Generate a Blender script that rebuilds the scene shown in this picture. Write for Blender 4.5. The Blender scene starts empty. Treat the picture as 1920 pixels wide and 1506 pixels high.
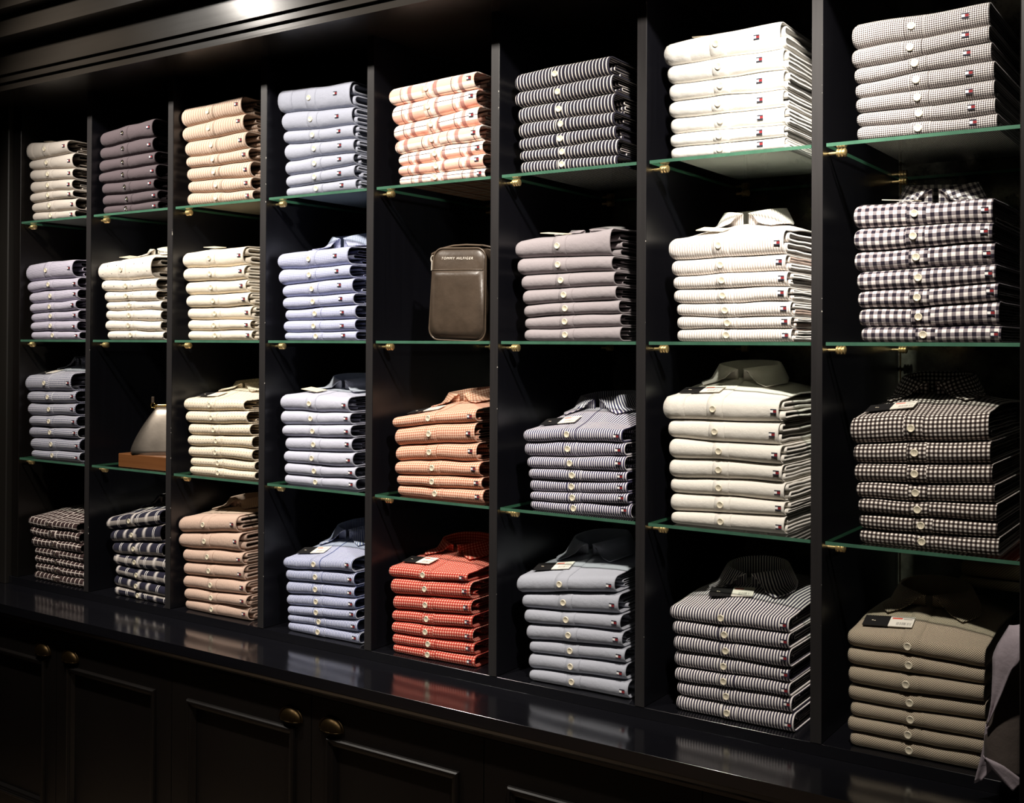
import bpy, math, random
import numpy as np
from mathutils import Vector, Matrix

scn = bpy.context.scene
COL = scn.collection
PI = math.pi

# ------------------------------------------------------------------ camera
W_PX, H_PX = 1920, 1506
F_PX, CX, CY = 2093.7752, 960.0, 628.4856
YAW, PITCH, ROLL = -0.59223, 0.0076, 0.00467
CAM = np.array([3.18783, -2.00809, 1.45])
fw = np.array([math.sin(YAW) * math.cos(PITCH), math.cos(YAW) * math.cos(PITCH), math.sin(PITCH)])
r0 = np.array([math.cos(YAW), -math.sin(YAW), 0.0])
u0 = np.cross(r0, fw)
RT = r0 * math.cos(ROLL) + u0 * math.sin(ROLL)
UP = -r0 * math.sin(ROLL) + u0 * math.cos(ROLL)
cam_data = bpy.data.cameras.new('camera')
cam = bpy.data.objects.new('camera', cam_data)
COL.objects.link(cam)
cam.matrix_world = Matrix(((RT[0], UP[0], -fw[0], CAM[0]), (RT[1], UP[1], -fw[1], CAM[1]),
                           (RT[2], UP[2], -fw[2], CAM[2]), (0, 0, 0, 1)))
cam_data.sensor_fit = 'HORIZONTAL'
cam_data.sensor_width = 36.0
cam_data.lens = F_PX / W_PX * 36.0
cam_data.shift_x = 0.0
cam_data.shift_y = -(H_PX / 2 - CY) / W_PX
cam_data.clip_start = 0.05
scn.camera = cam

# ------------------------------------------------------------------ world, lamps, exposure
world = bpy.data.worlds.new('world')
scn.world = world
world.use_nodes = True
world.node_tree.nodes['Background'].inputs[0].default_value = (0.8, 0.85, 1.0, 1)
world.node_tree.nodes['Background'].inputs[1].default_value = 0.004
scn.view_settings.view_transform = 'Standard'
scn.view_settings.look = 'None'
scn.view_settings.exposure = 0.0
scn.view_settings.gamma = 1.0
scn.view_settings.use_curve_mapping = False


def spot(loc, aim, power, size, blend, color=(1, 0.93, 0.84), radius=0.035):
    d = bpy.data.lights.new('ceiling_or_added_spot', 'SPOT')
    d.energy = power
    d.spot_size = math.radians(size)
    d.spot_blend = blend
    d.color = color
    d.shadow_soft_size = radius
    o = bpy.data.objects.new('ceiling_or_added_spot', d)
    COL.objects.link(o)
    o.location = loc
    o.rotation_euler = (Vector(aim) - Vector(loc)).to_track_quat('-Z', 'Y').to_euler()
    return o


LY, LZ = -0.84, 2.55
spot((0.50, LY, LZ), (0.62, 0.0, 1.55), 140, 84, 0.9)
spot((1.62, LY, LZ), (1.45, 0.0, 1.62), 118, 80, 0.9)
spot((2.74, LY, LZ), (2.35, 0.0, 1.70), 142, 76, 0.9)
spot((2.62, LY, LZ), (2.47, 0.0, 1.82), 130, 30, 1.0)


spot((0.48, LY, LZ), (1.13, -0.16, 2.28), 9, 50, 1.0)      # second head of the left fixture, grazing the cornice
# added spots on the aisle floor, bouncing fill up under the shelves
spot((1.2, -1.75, 2.9), (1.2, -1.6, 0.0), 15, 60, 0.6, (1, 0.90, 0.78))
spot((2.5, -1.75, 2.9), (2.5, -1.6, 0.0), 15, 60, 0.6, (1, 0.90, 0.78))


def ray(x, y):
    return fw * F_PX + RT * (x - CX) - UP * (y - CY)


def on_y(x, y, Y):
    r = ray(x, y)
    return CAM + r * ((Y - CAM[1]) / r[1])


def on_z(x, y, Z):
    r = ray(x, y)
    return CAM + r * ((Z - CAM[2]) / r[2])


# ------------------------------------------------------------------ materials
def new_mat(name):
    m = bpy.data.materials.new(name)
    m.use_nodes = True
    nt = m.node_tree
    b = nt.nodes['Principled BSDF']
    return m, nt, b


class G:
    """small helper for math node graphs"""
    def __init__(s, nt):
        s.nt = nt

    def m(s, op, a, b=None, c=None):
        n = s.nt.nodes.new('ShaderNodeMath')
        n.operation = op
        for i, v in enumerate((a, b, c)):
            if v is None:
                continue
            if isinstance(v, (int, float)):
                n.inputs[i].default_value = v
            else:
                s.nt.links.new(v, n.inputs[i])
        return n.outputs[0]

    def mix(s, f, a, b):
        n = s.nt.nodes.new('ShaderNodeMix')
        n.data_type = 'RGBA'
        if isinstance(f, (int, float)):
            n.inputs[0].default_value = f
        else:
            s.nt.links.new(f, n.inputs[0])
        for i, v in ((6, a), (7, b)):
            if isinstance(v, tuple):
                n.inputs[i].default_value = (*v[:3], 1)
            else:
                s.nt.links.new(v, n.inputs[i])
        return n.outputs[2]

    def pulse(s, x, period, duty, off=0.0):
        t = s.m('FRACT', s.m('ADD', s.m('DIVIDE', x, period), off))
        return s.m('LESS_THAN', t, duty)

    def noise(s, scale, detail=3, vec=None, rough=0.5):
        n = s.nt.nodes.new('ShaderNodeTexNoise')
        n.inputs['Scale'].default_value = scale
        n.inputs['Detail'].default_value = detail
        n.inputs['Roughness'].default_value = rough
        if vec is not None:
            s.nt.links.new(vec, n.inputs['Vector'])
        return n.outputs[0]


def simple(name, color, rough=0.5, metal=0.0, spec=0.5, noise_amt=0.0, noise_scale=30, bump=0.0):
    m, nt, b = new_mat(name)
    g = G(nt)
    b.inputs['Base Color'].default_value = (*color, 1)
    b.inputs['Roughness'].default_value = rough
    b.inputs['Metallic'].default_value = metal
    b.inputs['Specular IOR Level'].default_value = spec
    tc = nt.nodes.new('ShaderNodeTexCoord')
    nz = g.noise(noise_scale, 4, tc.outputs['Object'])
    if noise_amt:
        dark = tuple(c * (1 - noise_amt) for c in color)
        nt.links.new(g.mix(nz, color, dark), b.inputs['Base Color'])
    if bump:
        bp = nt.nodes.new('ShaderNodeBump')
        bp.inputs['Strength'].default_value = bump
        bp.inputs['Distance'].default_value = 0.002
        nt.links.new(nz, bp.inputs['Height'])
        nt.links.new(bp.outputs[0], b.inputs['Normal'])
    return m


def wood(name, c1, c2, rough=0.28, axis='Z', bump=0.12, spec=0.5):
    """dark lacquered timber with stretched grain"""
    m, nt, b = new_mat(name)
    g = G(nt)
    tc = nt.nodes.new('ShaderNodeTexCoord')
    mp = nt.nodes.new('ShaderNodeMapping')
    sc = {'Z': (90, 90, 2.5), 'X': (2.5, 90, 90)}[axis]
    mp.inputs['Scale'].default_value = sc
    nt.links.new(tc.outputs['Object'], mp.inputs['Vector'])
    nz = g.noise(1.0, 5, mp.outputs[0], 0.6)
    nt.links.new(g.mix(nz, c1, c2), b.inputs['Base Color'])
    b.inputs['Specular IOR Level'].default_value = spec
    big = g.noise(3.0, 2, tc.outputs['Object'])
    nt.links.new(g.m('ADD', g.m('MULTIPLY', big, 0.15), rough - 0.07), b.inputs['Roughness'])
    bp = nt.nodes.new('ShaderNodeBump')
    bp.inputs['Strength'].default_value = bump
    bp.inputs['Distance'].default_value = 0.001
    nt.links.new(nz, bp.inputs['Height'])
    nt.links.new(bp.outputs[0], b.inputs['Normal'])
    return m


M = {}
M['wood'] = wood('black_lacquer_wood', (0.0030, 0.0030, 0.0045), (0.0065, 0.0065, 0.0095), 0.30)
def mat_edge():
    m, nt, b = new_mat('worn_edge_painted_sheen')
    g = G(nt)
    tc = nt.nodes.new('ShaderNodeTexCoord')
    sp = nt.nodes.new('ShaderNodeSeparateXYZ')
    nt.links.new(tc.outputs['Generated'], sp.inputs[0])
    mp = nt.nodes.new('ShaderNodeMapping')
    mp.inputs['Scale'].default_value = (160, 160, 6)
    nt.links.new(tc.outputs['Object'], mp.inputs[0])
    base = g.mix(g.noise(1.0, 4, mp.outputs[0], 0.6), (0.013, 0.0118, 0.0122), (0.027, 0.0245, 0.0245))  # base tone lightened to paint in edge sheen along with wear
    chips = g.m('MULTIPLY', g.m('GREATER_THAN', sp.outputs[0], 0.93), g.m('GREATER_THAN', g.noise(55, 4, tc.outputs['Object'], 0.7), 0.67))
    nt.links.new(g.mix(chips, base, (0.50, 0.47, 0.42)), b.inputs['Base Color'])
    b.inputs['Roughness'].default_value = 0.4
    return m


M['edge'] = mat_edge()
M['wood_x'] = wood('black_lacquer_worktop', (0.004, 0.004, 0.006), (0.008, 0.008, 0.010), 0.13, 'X', 0.03)
M['wood_x'].node_tree.nodes['Principled BSDF'].inputs['IOR'].default_value = 2.25
M['cornice'] = wood('dark_brown_cornice', (0.009, 0.0075, 0.006), (0.014, 0.0115, 0.0092), 0.23, 'X', 0.10, 0.7)
M['pilaster'] = wood('dark_brown_pilaster', (0.008, 0.0065, 0.005), (0.012, 0.010, 0.008), 0.5)
M['cabinet'] = wood('black_brown_cabinet', (0.0028, 0.0020, 0.0016), (0.005, 0.0036, 0.003), 0.38)
M['brass'] = simple('polished_brass', (0.85, 0.60, 0.28), 0.38, 0.85)
M['old_brass'] = simple('aged_brass', (0.048, 0.029, 0.010), 0.40, 0.9, noise_amt=0.5, noise_scale=60)
M['gold'] = simple('gold_metal', (0.85, 0.60, 0.22), 0.2, 1.0)
M['chrome'] = simple('chrome', (0.8, 0.8, 0.8), 0.12, 1.0)
M['button'] = simple('cream_button', (0.80, 0.72, 0.55), 0.35, noise_amt=0.15, noise_scale=300)
M['darkbutton'] = simple('dark_horn_button', (0.05, 0.035, 0.03), 0.3)
M['hole'] = simple('button_thread', (0.42, 0.35, 0.24), 0.7)
M['navy'] = simple('navy_thread', (0.008, 0.008, 0.022), 0.8)
M['red'] = simple('red_thread', (0.20, 0.007, 0.010), 0.8)
M['whitethread'] = simple('white_thread', (0.85, 0.83, 0.8), 0.8)
M['tagblack'] = simple('black_card', (0.010, 0.009, 0.009), 0.5)
M['tagcream'] = simple('cream_card', (0.75, 0.66, 0.50), 0.6)
M['floor'] = wood('oak_floor', (0.34, 0.24, 0.16), (0.44, 0.32, 0.22), 0.4, 'X')
M['wall'] = simple('dark_wall_paint', (0.03, 0.028, 0.027), 0.8, noise_amt=0.2, noise_scale=4)
M['ceiling'] = simple('dark_ceiling_paint', (0.035, 0.032, 0.03), 0.9, noise_amt=0.15, noise_scale=4)


def mat_mirror():
    m, nt, b = new_mat('antique_mirror')
    g = G(nt)
    tc = nt.nodes.new('ShaderNodeTexCoord')
    n1 = g.noise(9, 6, tc.outputs['Object'], 0.7)
    ramp = nt.nodes.new('ShaderNodeValToRGB')
    ramp.color_ramp.elements[0].position = 0.42
    ramp.color_ramp.elements[0].color = (0.08, 0.075, 0.06, 1)
    ramp.color_ramp.elements[1].position = 0.62
    ramp.color_ramp.elements[1].color = (0.30, 0.285, 0.23, 1)
    nt.links.new(n1, ramp.inputs[0])
    nt.links.new(ramp.outputs[0], b.inputs['Base Color'])
    b.inputs['Metallic'].default_value = 0.72
    nt.links.new(g.m('ADD', g.m('MULTIPLY', g.noise(14, 4, tc.outputs['Object']), 0.25), 0.02), b.inputs['Roughness'])
    return m


M['mirror'] = mat_mirror()


def mat_glass():
    m = bpy.data.materials.new('clear_shelf_glass')
    m.use_nodes = True
    nt = m.node_tree
    nt.nodes.clear()
    out = nt.nodes.new('ShaderNodeOutputMaterial')
    tr = nt.nodes.new('ShaderNodeBsdfTransparent')
    tr.inputs[0].default_value = (0.93, 0.97, 0.95, 1)
    gl = nt.nodes.new('ShaderNodeBsdfGlossy')
    gl.inputs['Roughness'].default_value = 0.02
    fr = nt.nodes.new('ShaderNodeFresnel')
    fr.inputs['IOR'].default_value = 1.5
    mx = nt.nodes.new('ShaderNodeMixShader')
    geo = nt.nodes.new('ShaderNodeNewGeometry')          # only the outer faces mirror: the sheet does not trap light
    g = G(nt)
    nt.links.new(g.m('MULTIPLY', fr.outputs[0], g.m('SUBTRACT', 1.0, geo.outputs['Backfacing'])), mx.inputs[0])
    nt.links.new(tr.outputs[0], mx.inputs[1])
    nt.links.new(gl.outputs[0], mx.inputs[2])
    nt.links.new(mx.outputs[0], out.inputs[0])
    return m


def mat_glass_edge():
    m, nt, b = new_mat('green_glass_edge')
    g = G(nt)
    tc = nt.nodes.new('ShaderNodeTexCoord')
    mp = nt.nodes.new('ShaderNodeMapping')
    mp.inputs['Scale'].default_value = (25, 25, 3)
    nt.links.new(tc.outputs['Object'], mp.inputs[0])
    nz = g.noise(1.0, 4, mp.outputs[0], 0.6)
    nt.links.new(g.mix(nz, (0.028, 0.082, 0.052), (0.075, 0.185, 0.12)), b.inputs['Base Color'])
    b.inputs['Roughness'].default_value = 0.25
    b.inputs['Coat Weight'].default_value = 0.4
    return m


M['glass'] = mat_glass()
M['glass_edge'] = mat_glass_edge()
M['glass_back_edge'] = simple('green_glass_edge_painted_glow', (0.08, 0.25, 0.145), 0.25)  # lighter than the front edge: glow of piped light put into the colour


def fabric(name, build, rough=0.85, inside=None):
    """woven cotton; build(g, u, v) returns a colour socket/tuple; u, v are metres along the cloth"""
    m, nt, b = new_mat(name)
    g = G(nt)
    uv = nt.nodes.new('ShaderNodeUVMap')
    sp = nt.nodes.new('ShaderNodeSeparateXYZ')
    nt.links.new(uv.outputs[0], sp.inputs[0])
    u, v = sp.outputs[0], sp.outputs[1]
    col = build(g, u, v)
    tc = nt.nodes.new('ShaderNodeTexCoord')
    nz = g.noise(36, 5, tc.outputs['Object'], 0.6)
    n2 = nt.nodes.new('ShaderNodeMix')
    n2.data_type = 'RGBA'
    n2.blend_type = 'MULTIPLY'
    n2.inputs[0].default_value = 1.0
    if isinstance(col, tuple):
        n2.inputs[6].default_value = (*col[:3], 1)
    else:
        nt.links.new(col, n2.inputs[6])
    weave = g.noise(900, 2, tc.outputs['Object'])
    gray = g.m('ADD', g.m('MULTIPLY', weave, 0.22), 0.89)
    cmb = nt.nodes.new('ShaderNodeCombineColor')
    for i in range(3):
        nt.links.new(gray, cmb.inputs[i])
    nt.links.new(cmb.outputs[0], n2.inputs[7])
    nt.links.new(n2.outputs[2], b.inputs['Base Color'])
    b.inputs['Roughness'].default_value = rough
    b.inputs['Specular IOR Level'].default_value = 0.15
    b.inputs['Sheen Weight'].default_value = 0.05
    bp = nt.nodes.new('ShaderNodeBump')
    bp.inputs['Strength'].default_value = 0.42
    bp.inputs['Distance'].default_value = 0.005
    nt.links.new(nz, bp.inputs['Height'])
    nt.links.new(bp.outputs[0], b.inputs['Normal'])
    return m


def solid(c):
    return lambda g, u, v: c


def vstripe(base, line, period, duty, off=0.0):
    return lambda g, u, v: g.mix(g.pulse(u, period, duty, off), base, line)


def hstripe(base, line, period, duty):
    return lambda g, u, v: g.mix(g.pulse(v, period, duty), base, line)


def check(light, mid, dark, period, duty=0.5):
    def f(g, u, v):
        a = g.pulse(u, period, duty)
        b = g.pulse(v, period, duty)
        s = g.m('MULTIPLY', g.m('ADD', a, b), 0.5)
        c = g.mix(g.m('MINIMUM', g.m('MULTIPLY', s, 2.0), 1.0), light, mid)
        return g.mix(g.m('MULTIPLY', a, b), c, dark)
    return f


def windowpane(base, line, pu, du, pv, dv, second=None):
    def f(g, u, v):
        a = g.pulse(u, pu, du)
        b = g.pulse(v, pv, dv)
        c = g.mix(g.m('MAXIMUM', a, b), base, line)
        if second:
            c2, pu2, du2, off = second
            c = g.mix(g.m('MULTIPLY', g.pulse(u, pu2, du2, off), 0.8), c, c2)
        return c
    return f


def dots(base, dot, pu, pv, r):
    def f(g, u, v):
        row = g.m('FLOOR', g.m('DIVIDE', v, pv))
        sh = g.m('MULTIPLY', g.m('MODULO', row, 2.0), 0.5)
        a = g.m('SUBTRACT', g.m('FRACT', g.m('ADD', g.m('DIVIDE', u, pu), sh)), 0.5)
        b = g.m('SUBTRACT', g.m('FRACT', g.m('DIVIDE', v, pv)), 0.5)
        a = g.m('MULTIPLY', a, pu)
        b = g.m('MULTIPLY', b, pv)
        d = g.m('ADD', g.m('MULTIPLY', a, a), g.m('MULTIPLY', b, b))
        return g.mix(g.m('LESS_THAN', d, r * r), base, dot)
    return f


def plaid_pink(g, u, v):
    c = g.mix(g.pulse(v, 0.044, 0.40, 0.15), (0.90, 0.74, 0.64), (0.80, 0.44, 0.34))
    c = g.mix(g.m('MULTIPLY', g.pulse(u, 0.074, 0.26, 0.62), 0.45), c, (0.85, 0.45, 0.36))
    c = g.mix(g.m('MULTIPLY', g.pulse(u, 0.074, 0.15, 0.30), 0.72), c, (0.24, 0.08, 0.08))
    c = g.mix(g.pulse(u, 0.074, 0.11, 0.47), c, (0.93, 0.86, 0.80))
    c = g.mix(g.pulse(u, 0.074, 0.022, 0.595), c, (0.03, 0.02, 0.03))
    c = g.mix(g.pulse(v, 0.044, 0.035, 0.40), c, (0.06, 0.04, 0.05))
    return c


def plaid_navy(g, u, v):
    base = (0.017, 0.016, 0.032)
    soft = g.m('SUBTRACT', 1.0, g.m('MULTIPLY', g.m('ABSOLUTE', g.m('SUBTRACT', g.m('FRACT', g.m('DIVIDE', u, 0.082)), 0.25)), 9.0))
    soft = g.m('MAXIMUM', soft, 0.0)
    c = g.mix(g.m('MULTIPLY', soft, 0.9), base, (0.72, 0.66, 0.62))
    l1 = g.m('MAXIMUM', g.pulse(u, 0.082, 0.028, 0.30), g.pulse(u, 0.082, 0.028, 0.22))
    c = g.mix(l1, c, (0.80, 0.76, 0.74))
    h = g.m('MAXIMUM', g.pulse(v, 0.045, 0.045, 0.30), g.pulse(v, 0.045, 0.30, 0.55))
    c = g.mix(g.m('MULTIPLY', h, 0.42), c, (0.70, 0.62, 0.55))
    return c


def plaid_brown(g, u, v):
    base = (0.040, 0.022, 0.022)
    c = g.mix(g.m('MULTIPLY', g.pulse(u, 0.0195, 0.42, 0.1), 0.6), base, (0.09, 0.06, 0.05))
    l = g.m('MAXIMUM', g.pulse(u, 0.0195, 0.14), g.pulse(v, 0.0195, 0.10, 0.4))
    return g.mix(l, c, (0.78, 0.68, 0.62))


def lattice(g, u, v):
    k = 0.0040
    a = g.m('FRACT', g.m('DIVIDE', g.m('ADD', u, v), k))
    b = g.m('FRACT', g.m('DIVIDE', g.m('SUBTRACT', u, v), k))
    la = g.m('LESS_THAN', g.m('ABSOLUTE', g.m('SUBTRACT', a, 0.5)), 0.145)
    lb = g.m('LESS_THAN', g.m('ABSOLUTE', g.m('SUBTRACT', b, 0.5)), 0.145)
    line = g.m('MAXIMUM', la, lb)
    c = g.mix(line, (0.70, 0.585, 0.43), (0.018, 0.014, 0.012))
    ring = g.m('MULTIPLY', g.m('LESS_THAN', a, 0.14), g.m('LESS_THAN', b, 0.14))
    return g.mix(ring, c, (0.05, 0.04, 0.03))


# ------------------------------------------------------------------ mesh helpers
def mesh_obj(name, verts, faces, mats, parent=None, smooth=False, fm=None, uvs=None, loc=None):
    me = bpy.data.meshes.new(name)
    me.from_pydata([tuple(map(float, v)) for v in verts], [], faces)
    if not isinstance(mats, (list, tuple)):
        mats = [mats]
    for m in mats:
        me.materials.append(m)
    if fm is not None:
        me.polygons.foreach_set('material_index', fm)
    if smooth:
        me.polygons.foreach_set('use_smooth', [True] * len(me.polygons))
    if uvs is not None:
        lay = me.uv_layers.new(name='UVMap')
        li = np.empty(len(me.loops), dtype=np.int32)
        me.loops.foreach_get('vertex_index', li)
        lay.data.foreach_set('uv', np.asarray(uvs, dtype=np.float32)[li].ravel())
    me.validate()
    me.update()
    o = bpy.data.objects.new(name, me)
    COL.objects.link(o)
    if parent is not None:
        o.parent = parent
    if loc is not None:
        o.location = loc
    return o


class MB:
    def __init__(s):
        s.v, s.f, s.m = [], [], []

    def add(s, v, f, mi=0):
        b = len(s.v)
        s.v += [tuple(p) for p in v]
        s.f += [tuple(i + b for i in q) for q in f]
        s.m += [mi] * len(f)

    def box(s, x0, x1, y0, y1, z0, z1, mi=0, bev=0.0):
        if bev <= 0:
            v = [(x, y, z) for x in (x0, x1) for y in (y0, y1) for z in (z0, z1)]
            f = [(0, 1, 3, 2), (4, 6, 7, 5), (0, 4, 5, 1), (2, 3, 7, 6), (0, 2, 6, 4), (1, 5, 7, 3)]
            s.add(v, f, mi)
            return
        # chamfered box
        b = bev
        v, idx = [], {}
        X, Y, Z = (x0, x1), (y0, y1), (z0, z1)
        sg = (1, -1)
        for i in (0, 1):
            for j in (0, 1):
                for k in (0, 1):
                    c = (X[i], Y[j], Z[k])
                    d = (sg[i] * b, sg[j] * b, sg[k] * b)
                    for a in range(3):
                        p = [c[t] + (0 if t == a else d[t]) for t in range(3)]
                        idx[(i, j, k, a)] = len(v)
                        v.append(p)
        f = []
        for a in range(3):
            o1, o2 = [(1, 2), (2, 0), (0, 1)][a]
            for e in (0, 1):
                q = []
                for (p1, p2) in ((0, 0), (1, 0), (1, 1), (0, 1)):
                    t = [0, 0, 0]
                    t[a] = e
                    t[o1] = p1
                    t[o2] = p2
                    q.append(idx[(*t, a)])
                f.append(tuple(q if e else q[::-1]))
        for a in range(3):       # edges along axis a
            o1, o2 = [(1, 2), (2, 0), (0, 1)][a]
            for p1 in (0, 1):
                for p2 in (0, 1):
                    t0 = [0, 0, 0]
                    t0[o1] = p1
                    t0[o2] = p2
                    t1 = list(t0)
                    t1[a] = 1
                    q = (idx[(*t0, o1)], idx[(*t1, o1)], idx[(*t1, o2)], idx[(*t0, o2)])
                    f.append(q if (p1 ^ p2) else q[::-1])
        for i in (0, 1):
            for j in (0, 1):
                for k in (0, 1):
                    q = (idx[(i, j, k, 0)], idx[(i, j, k, 1)], idx[(i, j, k, 2)])
                    f.append(q if (i + j + k) % 2 else q[::-1])
        s.add(v, f, mi)

    def prism(s, prof, x0, x1, mi=0):
        """closed (y,z) profile extruded along X"""
        n = len(prof)
        v = [(x0, y, z) for y, z in prof] + [(x1, y, z) for y, z in prof]
        f = [(i, (i + 1) % n, n + (i + 1) % n, n + i) for i in range(n)]
        f += [tuple(range(n - 1, -1, -1)), tuple(range(n, 2 * n))]
        s.add(v, f, mi)

    def tube(s, pts, r, n=8, mi=0, closed=False, caps=True):
        pts = [Vector(p) for p in pts]
        m = len(pts)
        rr = r if isinstance(r, (list, tuple)) else [r] * m
        v, f = [], []
        prev = None
        for i, p in enumerate(pts):
            if closed:
                t = pts[(i + 1) % m] - pts[i - 1]
            else:
                t = pts[min(i + 1, m - 1)] - pts[max(i - 1, 0)]
            t.normalize()
            if prev is None:
                a = Vector((0, 0, 1)) if abs(t.z) < 0.9 else Vector((1, 0, 0))
            else:
                a = prev
            e1 = (a - t * a.dot(t)).normalized()
            prev = e1
            e2 = t.cross(e1)
            for k in range(n):
                an = 2 * PI * k / n
                v.append(p + (e1 * math.cos(an) + e2 * math.sin(an)) * rr[i])
        L = m if closed else m - 1
        for i in range(L):
            j = (i + 1) % m
            for k in range(n):
                f.append((i * n + k, i * n + (k + 1) % n, j * n + (k + 1) % n, j * n + k))
        if not closed and caps:
            f.append(tuple(range(n - 1, -1, -1)))
            f.append(tuple((m - 1) * n + k for k in range(n)))
        s.add(v, f, mi)

    def lathe(s, prof, axis='X', org=(0, 0, 0), n=16, mi=0):
        """profile [(along, radius)] revolved about an axis"""
        v, f = [], []
        for a, r in prof:
            for k in range(n):
                t = 2 * PI * k / n
                c, d = r * math.cos(t), r * math.sin(t)
                p = {'X': (a, c, d), 'Y': (d, a, c), 'Z': (c, d, a)}[axis]
                v.append((p[0] + org[0], p[1] + org[1], p[2] + org[2]))
        m = len(prof)
        for i in range(m - 1):
            for k in range(n):
                f.append((i * n + k, i * n + (k + 1) % n, (i + 1) * n + (k + 1) % n, (i + 1) * n + k))
        f.append(tuple(range(n - 1, -1, -1)))
        f.append(tuple((m - 1) * n + k for k in range(n)))
        s.add(v, f, mi)

    def build(s, name, mats, parent=None, smooth=False, loc=None):
        return mesh_obj(name, s.v, s.f, mats, parent, smooth, s.m, None, loc)


def smooth_by_angle(o, ang=35):
    me = o.data
    me.polygons.foreach_set('use_smooth', [True] * len(me.polygons))
    me.set_sharp_from_angle(angle=math.radians(ang))


def tag(o, label=None, cat=None, group=None, kind=None):
    if label:
        o['label'] = label
    if cat:
        o['category'] = cat
    if group:
        o['group'] = group
    if kind:
        o['kind'] = kind
    return o


def empty(name, loc, label, cat, group=None):
    o = bpy.data.objects.new(name, None)
    o.empty_display_size = 0.05
    COL.objects.link(o)
    o.location = loc
    return tag(o, label, cat, group)


def grid_faces(nx, ny, wrap=False):
    f = []
    for i in range(nx - 1):
        for j in range(ny - 1):
            f.append((i * ny + j, i * ny + j + 1, (i + 1) * ny + j + 1, (i + 1) * ny + j))
    return f


# ------------------------------------------------------------------ key dimensions
P = 0.36                      # column pitch
DT = 0.021                    # divider thickness
ZS = [1.8194, 1.4553, 1.0918, 0.7231]     # shelf tops, rows 1..4
ZT = 0.7004                   # worktop top
WF = -0.1713                  # worktop front
DEP = 0.5126                  # mirror plane
GT = 0.0064                   # glass thickness
ZTOP = 2.178                  # top of the openings
NOSE = 0.018                  # folded edge of shirts sits this far behind the front

# ------------------------------------------------------------------ the room
def struct(name, b, m):
    o = b.build(name, m)
    o['kind'] = 'structure'
    return o


b = MB(); b.box(-2.5, 6.0, -5.0, 0.60, -0.05, 0.0); struct('floor', b, M['floor'])
b = MB(); b.box(-2.5, 6.0, -5.0, 0.60, 2.95, 3.0); struct('ceiling', b, M['ceiling'])
b = MB(); b.box(-2.5, 6.0, 0.54, 0.60, 0.0, 2.95); struct('wall_back', b, M['wall'])
b = MB(); b.box(-2.55, -2.5, -5.0, 0.60, 0.0, 2.95); struct('wall_left', b, M['wall'])
b = MB(); b.box(6.0, 6.05, -5.0, 0.60, 0.0, 2.95); struct('wall_right', b, M['wall'])
b = MB(); b.box(-2.5, 6.0, -5.05, -5.0, 0.0, 2.95); struct('wall_front', b, M['wall'])

# ------------------------------------------------------------------ shelving unit
unit = empty('shelving_unit', (1.42, 0.25, ZT), 'tall black lacquered wall shelving unit with eight columns of open cubbyholes', 'shelving')
UL = Vector(unit.location)


def upart(b, name, m, sharp=True, parent=unit, label=None):
    b.v = [(x - UL.x, y - UL.y, z - UL.z) for x, y, z in b.v]
    o = b.build(name, m, parent)
    if label:
        o['label'] = label
    return o


def pin_mesh():
    b = MB()
    r = 0.0080
    prof = [(-0.004, 0.0030), (0.014, 0.0030), (0.0145, r * 0.8), (0.0155, r), (0.0185, r), (0.0195, r * 0.8), (0.0205, r * 0.78),
            (0.0215, r), (0.0245, r), (0.0255, r * 0.8), (0.0265, r * 0.78), (0.0275, r), (0.0305, r), (0.0320, r * 0.7), (0.0325, r * 0.3)]
    b.lathe(prof, 'X', (0, 0, 0), 16)
    o = b.build('shelf_pin', M['brass'])
    smooth_by_angle(o, 50)
    return o


pin0 = pin_mesh()
pin_used = False
for i in range(0, 9):
    xr = i * P - (0.002 if i == 0 else 0)
    b = MB()
    b.box(xr - (DT if i else 0.035), xr, 0.0 if i else 0.006, DEP - 0.001, ZT + 0.0227, ZTOP, 0, 0.0012)
    d = upart(b, 'divider' if 0 < i < 8 else 'side_panel', M['wood'] if i else M['cabinet'])
    if 0 < i < 8:
        b = MB()
        b.box(xr - DT + 0.0002, xr + 0.0001, -0.0012, 0.0, ZT + 0.0228, ZTOP - 0.0002, 0, 0.0004)
        upart(b, 'edge_sheen_strip', M['edge'], parent=unit).parent = d  # added strip that carries the painted sheen of the divider front
    if i == 8:
        continue
    for r in range(3):
        for yy in (0.036, 0.462):
            if not pin_used:
                p = pin0
                pin_used = True
            else:
                p = pin0.copy()
                COL.objects.link(p)
            p.parent = d
            p.location = (xr - UL.x, yy - UL.y, ZS[r] - GT - 0.0083 - UL.z)

b = MB(); b.box(-0.06, 2.93, DEP, DEP + 0.012, ZT + 0.0, ZTOP + 0.1)
upart(b, 'back_mirror', M['mirror'], label='dark antique mirror back panel')
for i in range(0, 8):
    b = MB(); b.box(i * P + 0.0035, i * P + 0.0060, DEP - 0.004, DEP - 0.0005, ZT + 0.023, ZTOP - 0.001)
    upart(b, 'mirror_trim', M['old_brass'])
b = MB(); b.box(-0.05, 2.93, 0.0, DEP - 0.001, ZT + 0.0003, ZS[3] - 0.0004, 0, 0.0004)
upart(b, 'base_board', M['wood_x'])
# cornice
prof = [(DEP, ZTOP + 0.0005), (-0.145, ZTOP + 0.0005), (-0.145, 2.199), (-0.155, 2.199), (-0.155, 2.2185), (-0.165, 2.2185), (-0.165, 2.297),
        (-0.230, 2.297), (-0.230, 2.355), (-0.271, 2.355), (-0.271, 2.40), (-0.30, 2.40), (-0.30, 2.52), (DEP, 2.52)]
b = MB(); b.prism(prof, -1.6, 3.6)
upart(b, 'cornice', M['cornice'], label='dark brown stepped cornice')
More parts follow.
